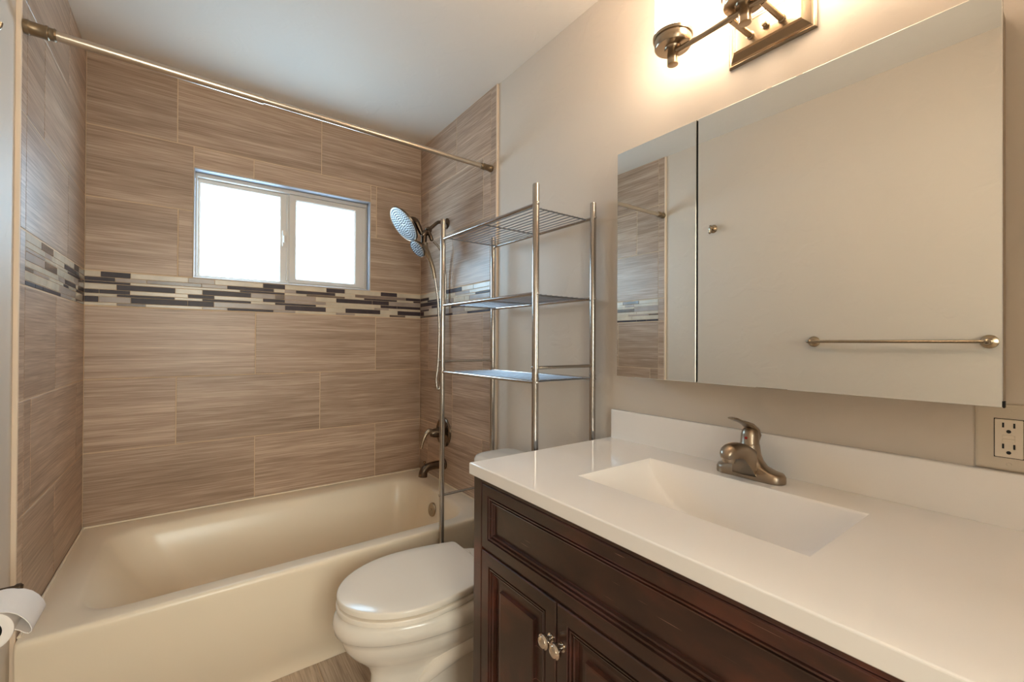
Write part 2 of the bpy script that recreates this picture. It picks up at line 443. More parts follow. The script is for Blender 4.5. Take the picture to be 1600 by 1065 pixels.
panel('back', wall_back, 0, 1.524, [[.627, 1.241], [.310, .935], [.627, 1.241], [.312, .927], [.6145, 1.241], [.307, .935]], hole=(WX0-.004, WX1+.004, WZ0-.002, WZ1+.004))
YB = -.795
panel('left', wall_left, YB, 0, [[-.458], [-.130, -.73], [-.458], [-.30], [-.62, -.02], [-.30]], ubord=(YT, YB))
panel('right', wall_right, YB, 0, [[-.114, -.728], [-.42], [-.114, -.728], [-.42], [-.114, -.728], [-.452]], ubord=(YT, YB))
for nm, par, x in (('tile_edge', wall_left, -.0055), ('tile_edge', wall_right, 1.524+.0055)):
    build(nm, B(x-.0058, x+.0058, YT-.008, YT+.001, 0.05, H-.001, bev=.0025), 'trim', par, kind='structure')

# ------------------------------------------------------------------ mosaic band
def px2x(px):                                                   # photograph column -> distance along the back wall (measured once)
    d = fw + r2*((px-800)/F) - u2*(-.13)
    return CAM.x + d.x*(-CAM.y)/d.y
ROWH = [62, 45, 28, 62, 45, 30, 66, 34]
PAT = ["133 L 157 D 204 L 294 T 335.5 L 411 D 445.5 L 510 D 539 L 595 D 620.5 L 657",
 "133 D 180 T 229 G 315 T 355 D 428 L 445 T 462.5 D 524 L 555 M 634 D 657",
 "133 D 204 L 375 D 445 L 479 G 539 L 569 D 620.5 L 646 D 657",
 "133 L 182 D 274 L 316.5 D 392.5 T 430 G 445 T 494 L 525.5 D 582 D 608 T 657",
 "133 D 155 D 203.5 L 294 D 335 L 411 D 445.5 T 509.5 L 595 D 620.5 D 657",
 "133 L 182.5 D 273 L 316.5 D 392.5 L 430 D 494 L 585 T 608 L 657",
 "133 D 154 T 204.5 D 293.5 D 334.5 T 445.5 D 509.5 L 540 D 594.5 L 621.5 D 657",
 "133 L 182.5 G 228 L 316.5 T 355.5 D 428 T 462 L 525 T 555 L 609 G 633.5 L 657"]
MI = {'L': 0, 'D': 1, 'T': 2, 'G': 3, 'M': 4}
MM = ['mos_L', 'mos_D', 'mos_T', 'mos_G', 'mos_M']
ZM0, ZM1 = 1.3425, 1.4895
def mosaic_rows():
    tot = sum(ROWH); g = .0013; z = ZM1; out = []
    for h in ROWH:
        dz = (ZM1-ZM0)*h/tot; out.append((z-dz+g/2+.0002, z-g/2-.0002)); z -= dz
    return out
bm = bmesh.new()
for (z0, z1), s in zip(mosaic_rows(), PAT):
    t = s.split(); xs = [float(v) for v in t[0::2]]; cs = t[1::2]
    for i, c in enumerate(cs):
        a = 0.001 if i == 0 else px2x(xs[i])+.0007; b_ = 1.523 if i == len(cs)-1 else px2x(xs[i+1])-.0007
        tile(bm, PF['back'], a, b_, z0, z1, d1=-.0004, mi=MI[c], e=.0008)
build('mosaic_band_back', bm, MM, wall_back, kind='structure')
SIDE = {'left': ["0 G -.11 D -.19 L -.36 L -.50 G -.64 L", "0 L -.10 D -.17 D -.35 L -.52 T -.60 L", "0 G -.08 D -.30 L -.46 L -.60 T", "0 G -.12 T -.20 L -.35 L -.45 G -.60 T",
                 "0 D -.12 L -.16 D -.34 T -.43 L -.62 L", "0 D -.15 L -.28 D -.36 L -.55 T -.72 G", "0 D -.03 L -.16 T -.42 L -.58 L", "0 G -.16 L -.23 T -.40 D -.62 D -.70 D"],
        'right': ["0 L -.31 D -.52 L -.64 L", "0 D -.12 L -.25 L -.45 T -.60 L", "0 L -.10 D -.28 L -.48 L -.66 D", "0 D -.30 T -.43 L -.55 L -.60 T",
                  "0 T -.16 D -.33 G -.50 L", "0 D -.12 L -.40 D -.58 T", "0 D -.05 L -.30 T -.55 L", "0 G -.22 D -.42 T -.58 D"]}
for side, par in (('left', wall_left), ('right', wall_right)):
    bm = bmesh.new()
    for (z0, z1), s in zip(mosaic_rows(), SIDE[side]):
        t = s.split(); ys = [float(v) for v in t[0::2]]+[YB]; cs = t[1::2]
        for i, c in enumerate(cs):
            tile(bm, PF[side], ys[i+1]+.001, ys[i]-.001, z0, z1, d1=-.0004, mi=MI[c], e=.0008)
    build('mosaic_band_'+side, bm, MM, par, kind='structure')

# ------------------------------------------------------------------ window
win = structure('window_1', (.7875, .05, WZ0))
def ring_frame(bm, x0, x1, z0, z1, t, y0, y1, bev=.002, tl=None, tr=None, tb=None, tt=None, mi=0):
    tl = t if tl is None else tl; tr = t if tr is None else tr; tb = t if tb is None else tb; tt = t if tt is None else tt
    prof = [(0, y1), (0, y0+bev), (bev, y0), (-1, y0), (-2, y0+bev), (-2, y1)]
    rings = []
    for k, (q, y) in enumerate(prof):
        if q >= 0: a = (x0+q, x1-q, z0+q, z1-q)
        elif q == -1: a = (x0+tl-bev, x1-tr+bev, z0+tb-bev, z1-tt+bev)
        else: a = (x0+tl, x1-tr, z0+tb, z1-tt)
        rings.append([Vector((a[0], y, a[2])), Vector((a[1], y, a[2])), Vector((a[1], y, a[3])), Vector((a[0], y, a[3]))])
    vr = loft(bm, rings, False, False, mi=mi)
    for i in range(4):
        j = (i+1) % 4; bm.faces.new((vr[-1][i], vr[-1][j], vr[0][j], vr[0][i])).material_index = mi
bm = bmesh.new(); ring_frame(bm, WX0-.0035, WX1+.0035, WZ0-.0015, WZ1+.0035, .0055, -.0012, .149, bev=.0008)
build('edge_trim', bm, 'alu', win)
bm = bmesh.new(); ring_frame(bm, WX0+.0022, WX1-.0022, WZ0+.004, WZ1-.0022, .018, .045, .11, bev=.003, tb=.010, tl=.010, tr=.006, tt=.020)
build('frame', bm, 'vinyl', win)
bm = bmesh.new(); ring_frame(bm, WX0+.0125, .787, WZ0+.0145, WZ1-.023, .012, .068, .095, bev=.003, tr=.044, tt=.022, tl=.012, tb=.008)
sl = build('sash', bm, 'vinyl', win)
build('pane', B(WX0+.022, .745, .0800, .0835, 1.514, 1.968), 'glass', sl)
bm = bmesh.new(); ring_frame(bm, .784, WX1-.0085, WZ0+.0145, WZ1-.023, .036, .050, .067, bev=.004, tl=.036, tr=.063, tb=.024, tt=.030)
ring_frame(bm, .818, WX1-.070, WZ0+.036, WZ1-.051, .004, .054, .066, bev=.002)
sr = build('sash', bm, 'vinyl', win)
build('pane', B(.818, 1.134, .0585, .062, 1.528, 1.962), 'glass', sr)
bm = B(.754, .776, .057, .0678, 1.702, 1.788, bev=.003); box(bm, .758, .770, .046, .058, 1.722, 1.760, bev=.003)
box(bm, .7745, .7835, .0535, .0678, 1.520, 1.975, bev=.001)
build('latch', bm, 'vinyl', win)

# ------------------------------------------------------------------ bathtub
def tub():
    t = thing('bathtub', 'cream alcove bathtub with flat apron beneath the tiled window wall', 'bathtub', (.762, -.44, 0))
    K = 10
    x0, x1, y1 = .0012, 1.5228, -.0012
    yf = -.872
    rings = []
    def R(a, b_, c, d, z, r): rings.append(rrect(a, b_, c, d, z, r, K))
    R(x0, x1, yf+.050, y1, .003, .004)
    R(x0, x1, yf+.048, y1, .06, .004)
    R(x0, x1, yf+.030, y1, .085, .004)
    R(x0, x1, yf+.006, y1, .30, .004)
    R(x0, x1, yf+.001, y1, .372, .006)
    R(x0, x1, yf, y1, .386, .008)
    R(x0+.000, x1-.000, yf+.0025, y1, .395, .010)
    R(x0+.002, x1-.002, yf+.008, y1-.002, .3995, .014)
    R(x0+.004, x1-.004, yf+.014, y1-.004, .4005, .02)
    # deck -> well
    L, Rr, Fr, Bk = .100, 1.428, -.790, -.105
    R(L-.040, Rr+.040, Fr-.036, Bk+.040, .3990, .09)
    R(L-.014, Rr+.012, Fr-.012, Bk+.014, .3955, .105)
    R(L, Rr, Fr, Bk, .391, .12)
    R(L+.010, Rr-.006, Fr+.008, Bk-.010, .380, .12)
    R(L+.028, Rr-.012, Fr+.016, Bk-.022, .352, .125)
    R(L+.060, Rr-.022, Fr+.024, Bk-.034, .30, .13)
    R(L+.110, Rr-.036, Fr+.034, Bk-.046, .22, .13)
    R(L+.165, Rr-.052, Fr+.046, Bk-.060, .13, .13)
    R(L+.205, Rr-.072, Fr+.066, Bk-.082, .085, .12)
    R(L+.260, Rr-.110, Fr+.105, Bk-.125, .066, .10)
    bm = bmesh.new(); loft(bm, rings)
    s = build('tub_shell', bm, 'tub', t, smooth=True, angle=50)
    bm = bmesh.new(); lathe(bm, (1.404, -.43, .303), (-1, 0, .16), [(-.004, .036), (.003, .036), (.007, .033), (.008, .006), (.011, .005), (.012, .0005)])
    o = build('overflow_plate', bm, 'nickel', t, smooth=True); o['label'] = 'round nickel overflow plate'
    bm = bmesh.new(); lathe(bm, (1.26, -.43, .066), (0, 0, 1), [(0, .034), (.003, .034), (.004, .026), (.001, .02), (.001, .001)])
    build('drain', bm, 'nickel', t, smooth=True)
    bm = bmesh.new()   # caulk bead where tub meets tile
    tube(bm, [(.004, -.006, .402), (1.520, -.006, .402)], .004, 8)
    tube(bm, [(.005, -.004, .402), (.005, -.84, .402)], .004, 8)
    tube(bm, [(1.519, -.004, .402), (1.519, -.84, .402)], .004, 8)
    build('caulk_bead', bm, 'tub', t, smooth=True)
tub()

# ------------------------------------------------------------------ shower rod
t = thing('shower_rod', 'long beige metal tension rod spanning the tub alcove below the ceiling', 'curtain rod', (.762, -.82, 2.03))
LA, RB = Vector((.001, -.833, 2.032)), Vector((1.523, -.803, 2.027))
dd = (RB-LA).normalized()
mid = LA+dd*.56
bm = bmesh.new(); tube(bm, [LA+dd*.05, LA+dd*.30+Vector((0, 0, -.002)), LA+dd*.56+Vector((0, 0, -.003))], .0135, 20); tube(bm, [mid+Vector((0, 0, -.003)), LA+dd*1.0+Vector((0, 0, -.001)), RB-dd*.02], .0108, 20)
tube(bm, [LA+dd*.545+Vector((0, 0, -.003)), LA+dd*.562+Vector((0, 0, -.003))], .0142, 20)
build('rod', bm, 'rod', t, smooth=True)
for p, s, r in ((LA, 1, .019), (RB, -1, .0165)):
    bm = bmesh.new(); lathe(bm, p, dd*s, [(0, r*.95), (.004, r), (.010, r*1.02), (.012, r*.94), (.040, r*.90), (.042, r*.98), (.046, r*.98), (.048, r*.84), (.056, r*.84), (.058, r*.92), (.062, r*.80)])
    build('end_cap', bm, 'cap', t, smooth=True)

# ------------------------------------------------------------------ shower head
sh = thing('dual_shower', 'dual brushed nickel shower head with hose on the tiled right wall', 'shower head', (1.522, -.35, 1.86))
bm = bmesh.new(); lathe(bm, (1.5235, -.35, 1.862), (-1, 0, 0), [(0, .030), (.003, .031), (.007, .028), (.012, .016), (.016, .011)])
build('wall_flange', bm, 'bronze', sh, smooth=True)
bm = bmesh.new(); tube(bm, [(1.515, -.35, 1.862), (1.485, -.35, 1.864), (1.462, -.35, 1.856), (1.415, -.35, 1.812)], .0095, 16, sub=6)
build('shower_arm', bm, 'bronze', sh, smooth=True)
bm = bmesh.new()
lathe(bm, (1.420, -.35, 1.816), (-.72, 0, -.69), [(0, .014), (.004, .017), (.022, .019), (.026, .015), (.036, .018), (.058, .020), (.066, .016), (.070, .006)])
lathe(bm, (1.385, -.352, 1.778), (-.12, -.1, -1), [(-.01, .014), (.03, .016), (.06, .014), (.066, .008)])
lathe(bm, (1.405, -.36, 1.80), (.25, -.35, -1), [(0, .008), (.02, .011), (.055, .010), (.06, .006)])
build('diverter', bm, 'bronze', sh, smooth=True)
nd = Vector((-.79, -.02, -.62)).normalized()
hc = Vector((1.266, -.35, 1.815))
def spray_head(center, d, r, depth, n_rings, elong=1.0):
    bm = bmesh.new()
    lathe(bm, center, d, [(-depth, r*.16), (-depth*.92, r*.30), (-depth*.5, r*.70), (-depth*.22, r*.96), (-.004, r*1.03), (.002, r*1.0), (.001, r*.95)], n=40, ratio=elong)
    body = build('head_body', bm, 'bronze', sh, smooth=True)
    bm = bmesh.new(); lathe(bm, center, d, [(-.002, r*.95), (.002, r*.95), (.004, r*.90), (.0035, r*.2), (.0035, .0005)], n=40, ratio=elong)
    _, u, v = frame(d)
    fc = build('spray_face', bm, 'spray', body, smooth=True); fc['label'] = 'pale round spray face'
    bm = bmesh.new()
    for k in range(1, n_rings+1):
        rr = r*.88*k/n_rings; cnt = 6*k
        for i in range(cnt):
            a = 2*PI*i/cnt+.3*k; q = center+u*math.cos(a)*rr+v*math.sin(a)*rr*elong
            lathe(bm, q, d, [(.003, .0040), (.0065, .0030)], n=6)
    ob = build('nozzles', bm, 'nozzle', body)
    ob['kind'] = 'stuff'
    return body
spray_head(hc, nd, .098, .045, 7)
bm = bmesh.new(); tube(bm, [hc-nd*.036, hc-nd*.062+Vector((.02, 0, -.01)), (1.372, -.35, 1.776)], [.024, .018, .012], 16, sub=5)
build('ball_joint', bm, 'bronze', sh, smooth=True)
hs = Vector((1.330, -.385, 1.690)); nd2 = Vector((-.77, -.04, -.63)).normalized()
spray_head(hs, nd2, .050, .040, 4)
bm = bmesh.new(); tube(bm, [hs-nd2*.028, (1.382, -.375, 1.690), (1.408, -.365, 1.655), (1.432, -.36, 1.60), (1.446, -.358, 1.545)], [.022, .019, .014, .0125, .011], 16, sub=6)
tube(bm, [(1.388, -.36, 1.73), (1.384, -.372, 1.695)], [.014, .016], 14)
build('hand_shower_handle', bm, 'nickel', sh, smooth=True)
bm = bmesh.new()
tube(bm, [(1.446, -.358, 1.548), (1.455, -.358, 1.50), (1.468, -.358, 1.40), (1.474, -.358, 1.25), (1.468, -.36, 1.08), (1.458, -.36, .985), (1.464, -.365, .935), (1.476, -.368, .955), (1.482, -.37, 1.10), (1.500, -.37, 1.35), (1.506, -.37, 1.55), (1.478, -.375, 1.69), (1.430, -.372, 1.745)], .0065, 12, sub=10)
ho = build('hose', bm, 'chrome', sh, smooth=True); ho['label'] = 'looping silver hose'

# ------------------------------------------------------------------ valve + spout
t = thing('shower_valve', 'brushed nickel round valve plate with curved lever on the right tiled wall', 'valve', (1.522, -.33, .685))
bm = bmesh.new(); lathe(bm, (1.5235, -.33, .685), (-1, 0, 0), [(0, .082), (.003, .084), (.008, .082), (.013, .074), (.011, .062), (.015, .040), (.020, .030), (.022, .028)], n=40)
build('escutcheon', bm, 'bronze', t, smooth=True)
bm = bmesh.new(); lathe(bm, (1.502, -.33, .685), (-1, 0, 0), [(0, .030), (.02, .027), (.045, .024), (.060, .018), (.064, .004)])
build('valve_stem', bm, 'bronze', t, smooth=True)
bm = bmesh.new(); tube(bm, [(1.450, -.33, .692), (1.430, -.332, .700), (1.405, -.335, .678), (1.388, -.338, .640), (1.380, -.34, .612)], [.015, .013, .010, .0075, .006], 14, sub=6)
build('lever', bm, 'nickel', t, smooth=True)
t = thing('tub_spout', 'brushed nickel tub spout low on the right tiled wall', 'spout', (1.522, -.335, .50))
bm = bmesh.new(); lathe(bm, (1.5235, -.335, .505), (-1, 0, 0), [(0, .030), (.005, .031), (.010, .026)])
tube(bm, [(1.515, -.335, .505), (1.47, -.335, .507), (1.425, -.335, .503), (1.398, -.335, .485), (1.392, -.335, .455)], [.024, .023, .022, .023, .024], 22, sub=5)
build('spout_body', bm, 'bronze', t, smooth=True)
bm = bmesh.new(); lathe(bm, (1.402, -.335, .515), (0, 0, 1), [(-.005, .004), (.014, .004), (.015, .007), (.022, .007), (.024, .001)])
build('diverter_knob', bm, 'bronze', t, smooth=True)

# ------------------------------------------------------------------ toilet
def egg(xf, xb, hw, z, yc=-1.203, sq=2.0, n=56, xm=None):
    """outline: rounded front at xf (small x), blunter back at xb"""
    xm = xm if xm is not None else xf + (xb-xf)*.56
    out = []
    for i in range(n):
        a = 2*PI*i/n; c, s = math.cos(a), math.sin(a)
        if c < 0: x = xm + (xm-xf)*c; y = yc + hw*s
        else:
            e = 2.0/3.2
            x = xm + (xb-xm)*abs(c)**e; y = yc + hw*(abs(s)**e)*(1 if s > 0 else -1)
            if abs(c) < 1e-6: x = xm
        if c < 0: y = yc + hw*s
        out.append(Vector((x, y, z)))
    return out
def toilet():
    t = thing('toilet', 'white elongated two-piece toilet with closed lid between bathtub and vanity', 'toilet', (1.10, -1.203, 0))
    bm = bmesh.new()
    R = [egg(.795, 1.36, .108, .003), egg(.792, 1.36, .111, .012), egg(.806, 1.36, .100, .03), egg(.822, 1.355, .094, .10), egg(.824, 1.35, .094, .165),
         egg(.812, 1.34, .102, .195), egg(.786, 1.33, .122, .222), egg(.762, 1.32, .143, .246), egg(.744, 1.32, .158, .272), egg(.734, 1.32, .167, .300), egg(.731, 1.32, .169, .316),
         egg(.724, 1.32, .176, .3195), egg(.716, 1.32, .182, .326), egg(.711, 1.32, .186, .348), egg(.715, 1.32, .185, .366), egg(.722, 1.32, .180, .376), egg(.735, 1.31, .168, .380)]
    loft(bm, R)
    build('bowl', bm, 'porcelain', t, smooth=True, angle=60)
    for s in (-1, 1):   # trapway bulge on both flanks
        bm = bmesh.new()
        y = -1.203+s*.098
        tube(bm, [(.96, y-s*.030, .13), (1.03, y-s*.004, .19), (1.12, y+s*.012, .225), (1.21, y+s*.014, .19), (1.26, y+s*.012, .11), (1.25, y+s*.004, .03)], [.02, .034, .042, .042, .036, .02], 16, sub=5)
        build('trapway', bm, 'porcelain', t, smooth=True)
    for s in (-1, 1):
        bm = bmesh.new(); lathe(bm, (1.12, -1.203+s*.122, .002), (0, 0, 1), [(0, .016), (.012, .016), (.020, .010), (.022, .001)])
        build('bolt_cap', bm, 'porcelain', t, smooth=True)
    def seat_outline(xf, xb, hw, z, n=72):
        """elongated lid: long rounded nose, sides tapering to a straight hinge edge"""
        out = []; xm = xf+.235; q = n//3; yc = -1.203; hb = hw*.80
        for i in range(q*2+1):                       # nose, from near side round to the far side
            a = -PI/2-PI*i/(q*2); out.append(Vector((xm+(xm-xf)*math.cos(a), yc+hw*math.sin(a), z)))
        L_ = xb-xm; rc = .022
        for i in range(1, 13):                       # far side back to the hinge corner
            u = i/12; out.append(Vector((xm+(L_-rc)*u, yc+hw-(hw-hb)*u**1.8, z)))
        for i in range(1, 6):
            a = PI/2*(1-i/5); out.append(Vector((xb-rc+rc*math.cos(a), yc+hb-rc+rc*math.sin(a), z)))
        for i in range(0, 5):
            a = -PI/2*i/5; out.append(Vector((xb-rc+rc*math.cos(a), yc-hb+rc+rc*math.sin(a), z)))
        for i in range(12, 0, -1):
            u = i/12; out.append(Vector((xm+(L_-rc)*u, yc-hw+(hw-hb)*u**1.8, z)))
        return out
    def slab(xf, xb, hw, z0, z1, r, dome=0):
        k = lambda i, z: seat_outline(xf+i, xb-i*.8, hw-i, z)
        return [k(r, z0), k(0, z0+r*.8), k(0, z1-r), k(r*.35, z1-r*.3), k(r*1.2, z1)] + ([k(.045, z1+dome*.7), k(.10, z1+dome)] if dome else [])
    bm = bmesh.new(); loft(bm, slab(.722, 1.184, .184, .3845, .4015, .003)); build('seat', bm, 'seat', t, smooth=True, angle=50)
    bm = bmesh.new(); loft(bm, slab(.724, 1.190, .184, .4065, .4275, .0045, .002)); build('lid', bm, 'seat', t, smooth=True, angle=50)
    for s in (-1, 1):
        build('hinge', B(1.184, 1.214, -1.203+s*.075-.022, -1.203+s*.075+.022, .378, .412, bev=.007, seg=3), 'seat', t, smooth=True)
    def tk(x0, x1, y0, y1, z, r): return rrect(x0, x1, y0, y1, z, r, 8)
    bm = bmesh.new()
    loft(bm, [tk(1.345, 1.488, -1.36, -1.046, .372, .05), tk(1.322, 1.492, -1.385, -1.021, .40, .05), tk(1.312, 1.495, -1.395, -1.011, .55, .05), tk(1.305, 1.497, -1.402, -1.004, .692, .05)])
    build('tank', bm, 'porcelain', t, smooth=True, angle=50)
    bm = bmesh.new()
    loft(bm, [tk(1.300, 1.500, -1.408, -.998, .694, .058), tk(1.292, 1.503, -1.414, -.992, .700, .062), tk(1.292, 1.503, -1.414, -.992, .718, .062), tk(1.298, 1.500, -1.408, -.998, .730, .06), tk(1.312, 1.494, -1.396, -1.010, .735, .055)])
    build('tank_lid', bm, 'porcelain', t, smooth=True, angle=50)
toilet()

# ------------------------------------------------------------------ chrome rack
def rack():
    t = thing('chrome_rack', 'tall chrome wire shelving rack standing over the toilet', 'shelf rack', (1.365, -1.18, 0))
    xf, xb, yl, yr = 1.2255, 1.482, -.884, -1.482
    sk = .0185   # the rack stands a touch askew to the wall
    def X(x, y): return x + (sk + (.0035 if x > 1.4 else 0))*(y-yl)/(yr-yl)
    r = .0108; top = 1.690
    for x, y, T in ((xf, yl, 1.712), (xf, yr, 1.692), (xb, yl, 1.672), (xb, yr, 1.682)):
        bm = bmesh.new()
        x = X(x, y); lathe(bm, (x, y, 0.002), (0, 0, 1), [(0, r*1.25), (.018, r*1.25), (.020, r), (1.072, r), (1.0725, r*1.12), (1.079, r*1.12), (1.0795, r), (T-.003, r), (T, r*.9)], n=20)
        for z in (1.631, 1.347, 1.066):
            d = -1 if x < 1.3 else 1
            lathe(bm, (x, y-.0100, z), (0, -1, 0), [(0, .0055), (.0025, .005), (.0045, .002)], n=12)
        build('post', bm, 'chrome', t, smooth=True)
    for z in (1.630, 1.347, 1.066):
        bm = bmesh.new()
        for x in (xf, xb): tube(bm, [(x, yl, z), (X(x, yr), yr, z)], .0058, 14)
        sf = build('wire_shelf', bm, 'chrome', t, smooth=True)
        bm = bmesh.new()
        for k in range(1, 11):
            x = xf+(xb-xf)*k/11.0
            tube(bm, [(X(x, yl-.028), yl-.028, z+.0025), (X(x, yr+.028), yr+.028, z+.0025)], .0017, 8)
        for y in (yl-.028, (yl+yr)/2, yr+.028):
            tube(bm, [(X(xf, y), y, z-.0005), (X(xb, y), y, z-.0005)], .0026, 8)
        build('wire', bm, 'wire', sf, smooth=True)
    for y in (yl, yr):
        for z in (1.112, .545, .22):
            bm = bmesh.new(); tube(bm, [(X(xf, y), y, z), (X(xb, y), y, z)], .0055, 12)
            lathe(bm, (X(xf, y)-.010, y, z), (-1, 0, 0), [(0, .0055), (.0025, .005), (.004, .002)], n=12)
            build('side_bar', bm, 'chrome', t, smooth=True)
    bm = bmesh.new(); tube(bm, [(xb, yl, .22), (X(xb, yr), yr, .22)], .0055, 12); build('rear_bar', bm, 'chrome', t, smooth=True)
rack()

# ------------------------------------------------------------------ vanity
VX, VY0, VY1 = .976, -1.5555, -2.520        # face, left end, right end
CT = .873; CB = .842
def profile(bm, y0, y1, z0, z1, steps, x=VX, back=.0):
    """stepped rectangular moulding on the face x; steps = (inset, depth towards the wall)"""
    rings = [[Vector((x+back, y0, z0)), Vector((x+back, y1, z0)), Vector((x+back, y1, z1)), Vector((x+back, y0, z1))]] if back else []
    for s in steps:
        i, d = s[0], s[1]; iv = s[2] if len(s) > 2 else i
        rings.append([Vector((x+d, y0-i, z0+iv)), Vector((x+d, y1+i, z0+iv)), Vector((x+d, y1+i, z1-iv)), Vector((x+d, y0-i, z1-iv))])
    loft(bm, rings, cap0=False)
def vanity():
    t = thing('vanity_cabinet', 'dark reddish-brown wooden vanity cabinet below the white sink top', 'cabinet', (1.25, -2.04, 0))
    bm = bmesh.new()
    box(bm, VX+.018, XR-.004, VY1, VY1+.018, .0, CB-.001)                     # right side
    box(bm, VX+.020, XR-.004, VY0-.018, VY0, .0, CB-.001, bev=.001)           # left side
    box(bm, VX+.06, XR-.02, VY1+.018, VY0-.018, .10, .118)                   # bottom
    box(bm, XR-.02, XR-.010, VY1+.018, VY0-.018, .10, CB-.02)                # back
    box(bm, VX+.06, VX+.075, VY1+.018, VY0-.018, .0, .10)                    # toe kick
    build('carcass', bm, 'wood', t)
    bm = bmesh.new()
    box(bm, VX, VX+.020, VY0-.036, VY0, .0, CB-.0015, bev=.0018)
    box(bm, VX, VX+.020, VY1, VY1+.036, .0, CB-.0015, bev=.0018)
    box(bm, VX+.001, VX+.020, VY1+.036, VY0-.036, CB-.012, CB-.0015)
    box(bm, VX+.006, VX+.020, VY1+.036, VY0-.036, .652, .672)
    box(bm, VX+.004, VX+.020, VY1+.036, VY0-.036, .09, .125)
    box(bm, VX+.006, VX+.020, -2.162, -2.136, .125, .652)
    build('face_frame', bm, 'wood', t)
    build('gap_shadow_board', B(VX+.0205, VX+.024, VY1+.02, VY0-.02, .12, CB-.004), 'dark', t)
    FST = [(0, .002), (.002, 0), (.0255, 0), (.0265, .0045), (.0295, .0045), (.0305, .001), (.0335, .0015), (.0345, .0075), (.0375, .0075), (.0385, .004), (.0415, .005), (.0425, .0125), (.046, .0125)]
    bm = bmesh.new(); profile(bm, VY0-.0385, VY1+.0385, .6655, CB-.014, FST, back=.018)
    build('drawer_front', bm, 'wood', t)
    DST = [(0, .002), (.002, 0), (.0315, 0), (.0325, .0045), (.0355, .0045), (.0365, .001), (.0395, .0015), (.0405, .0075), (.0435, .0075), (.0445, .004), (.0475, .005), (.0485, .014), (.0525, .014), (.062, .0125), (.076, .0120), (.0775, .0035), (.081, .003)]
    z1 = .6585
    spans = [(VY0-.0385, -1.8785, True), (-1.8815, -2.142, False)]
    for a, b_, left in spans:
        bm = bmesh.new(); profile(bm, a, b_, .112, z1, DST, back=.018)
        d = build('door', bm, 'wood', t)
        ky = (b_+.0125) if left else (a-.0185)
        bm = bmesh.new(); lathe(bm, (VX+.0005, ky, .580), (-1, 0, 0), [(0, .0095), (.003, .0095), (.004, .0060), (.012, .0055), (.015, .0085), (.017, .0145), (.020, .0155), (.024, .0150), (.0265, .0115), (.0275, .011), (.029, .006), (.0295, .0005)], n=28)
        k = build('knob', bm, 'knob', d, smooth=True, angle=35); k['label'] = 'round polished nickel knob'
    for z0, z1_ in ((.112, .285), (.291, .468), (.474, .6585)):
        bm = bmesh.new(); profile(bm, -2.160, VY1+.0385, z0, z1_, [(0, .002), (.002, 0), (.028, 0), (.0295, .003), (.034, .0065), (.041, .010)], back=.018)
        d = build('drawer', bm, 'wood', t)
        bm = bmesh.new(); lathe(bm, (VX+.011, (-2.160+VY1+.0385)/2, (z0+z1_)/2), (-1, 0, 0), [(0, .0095), (.003, .0095), (.004, .006), (.022, .006), (.027, .0145), (.034, .0150), (.038, .006), (.039, .0005)], n=20)
        build('knob', bm, 'nickel', d, smooth=True)
vanity()

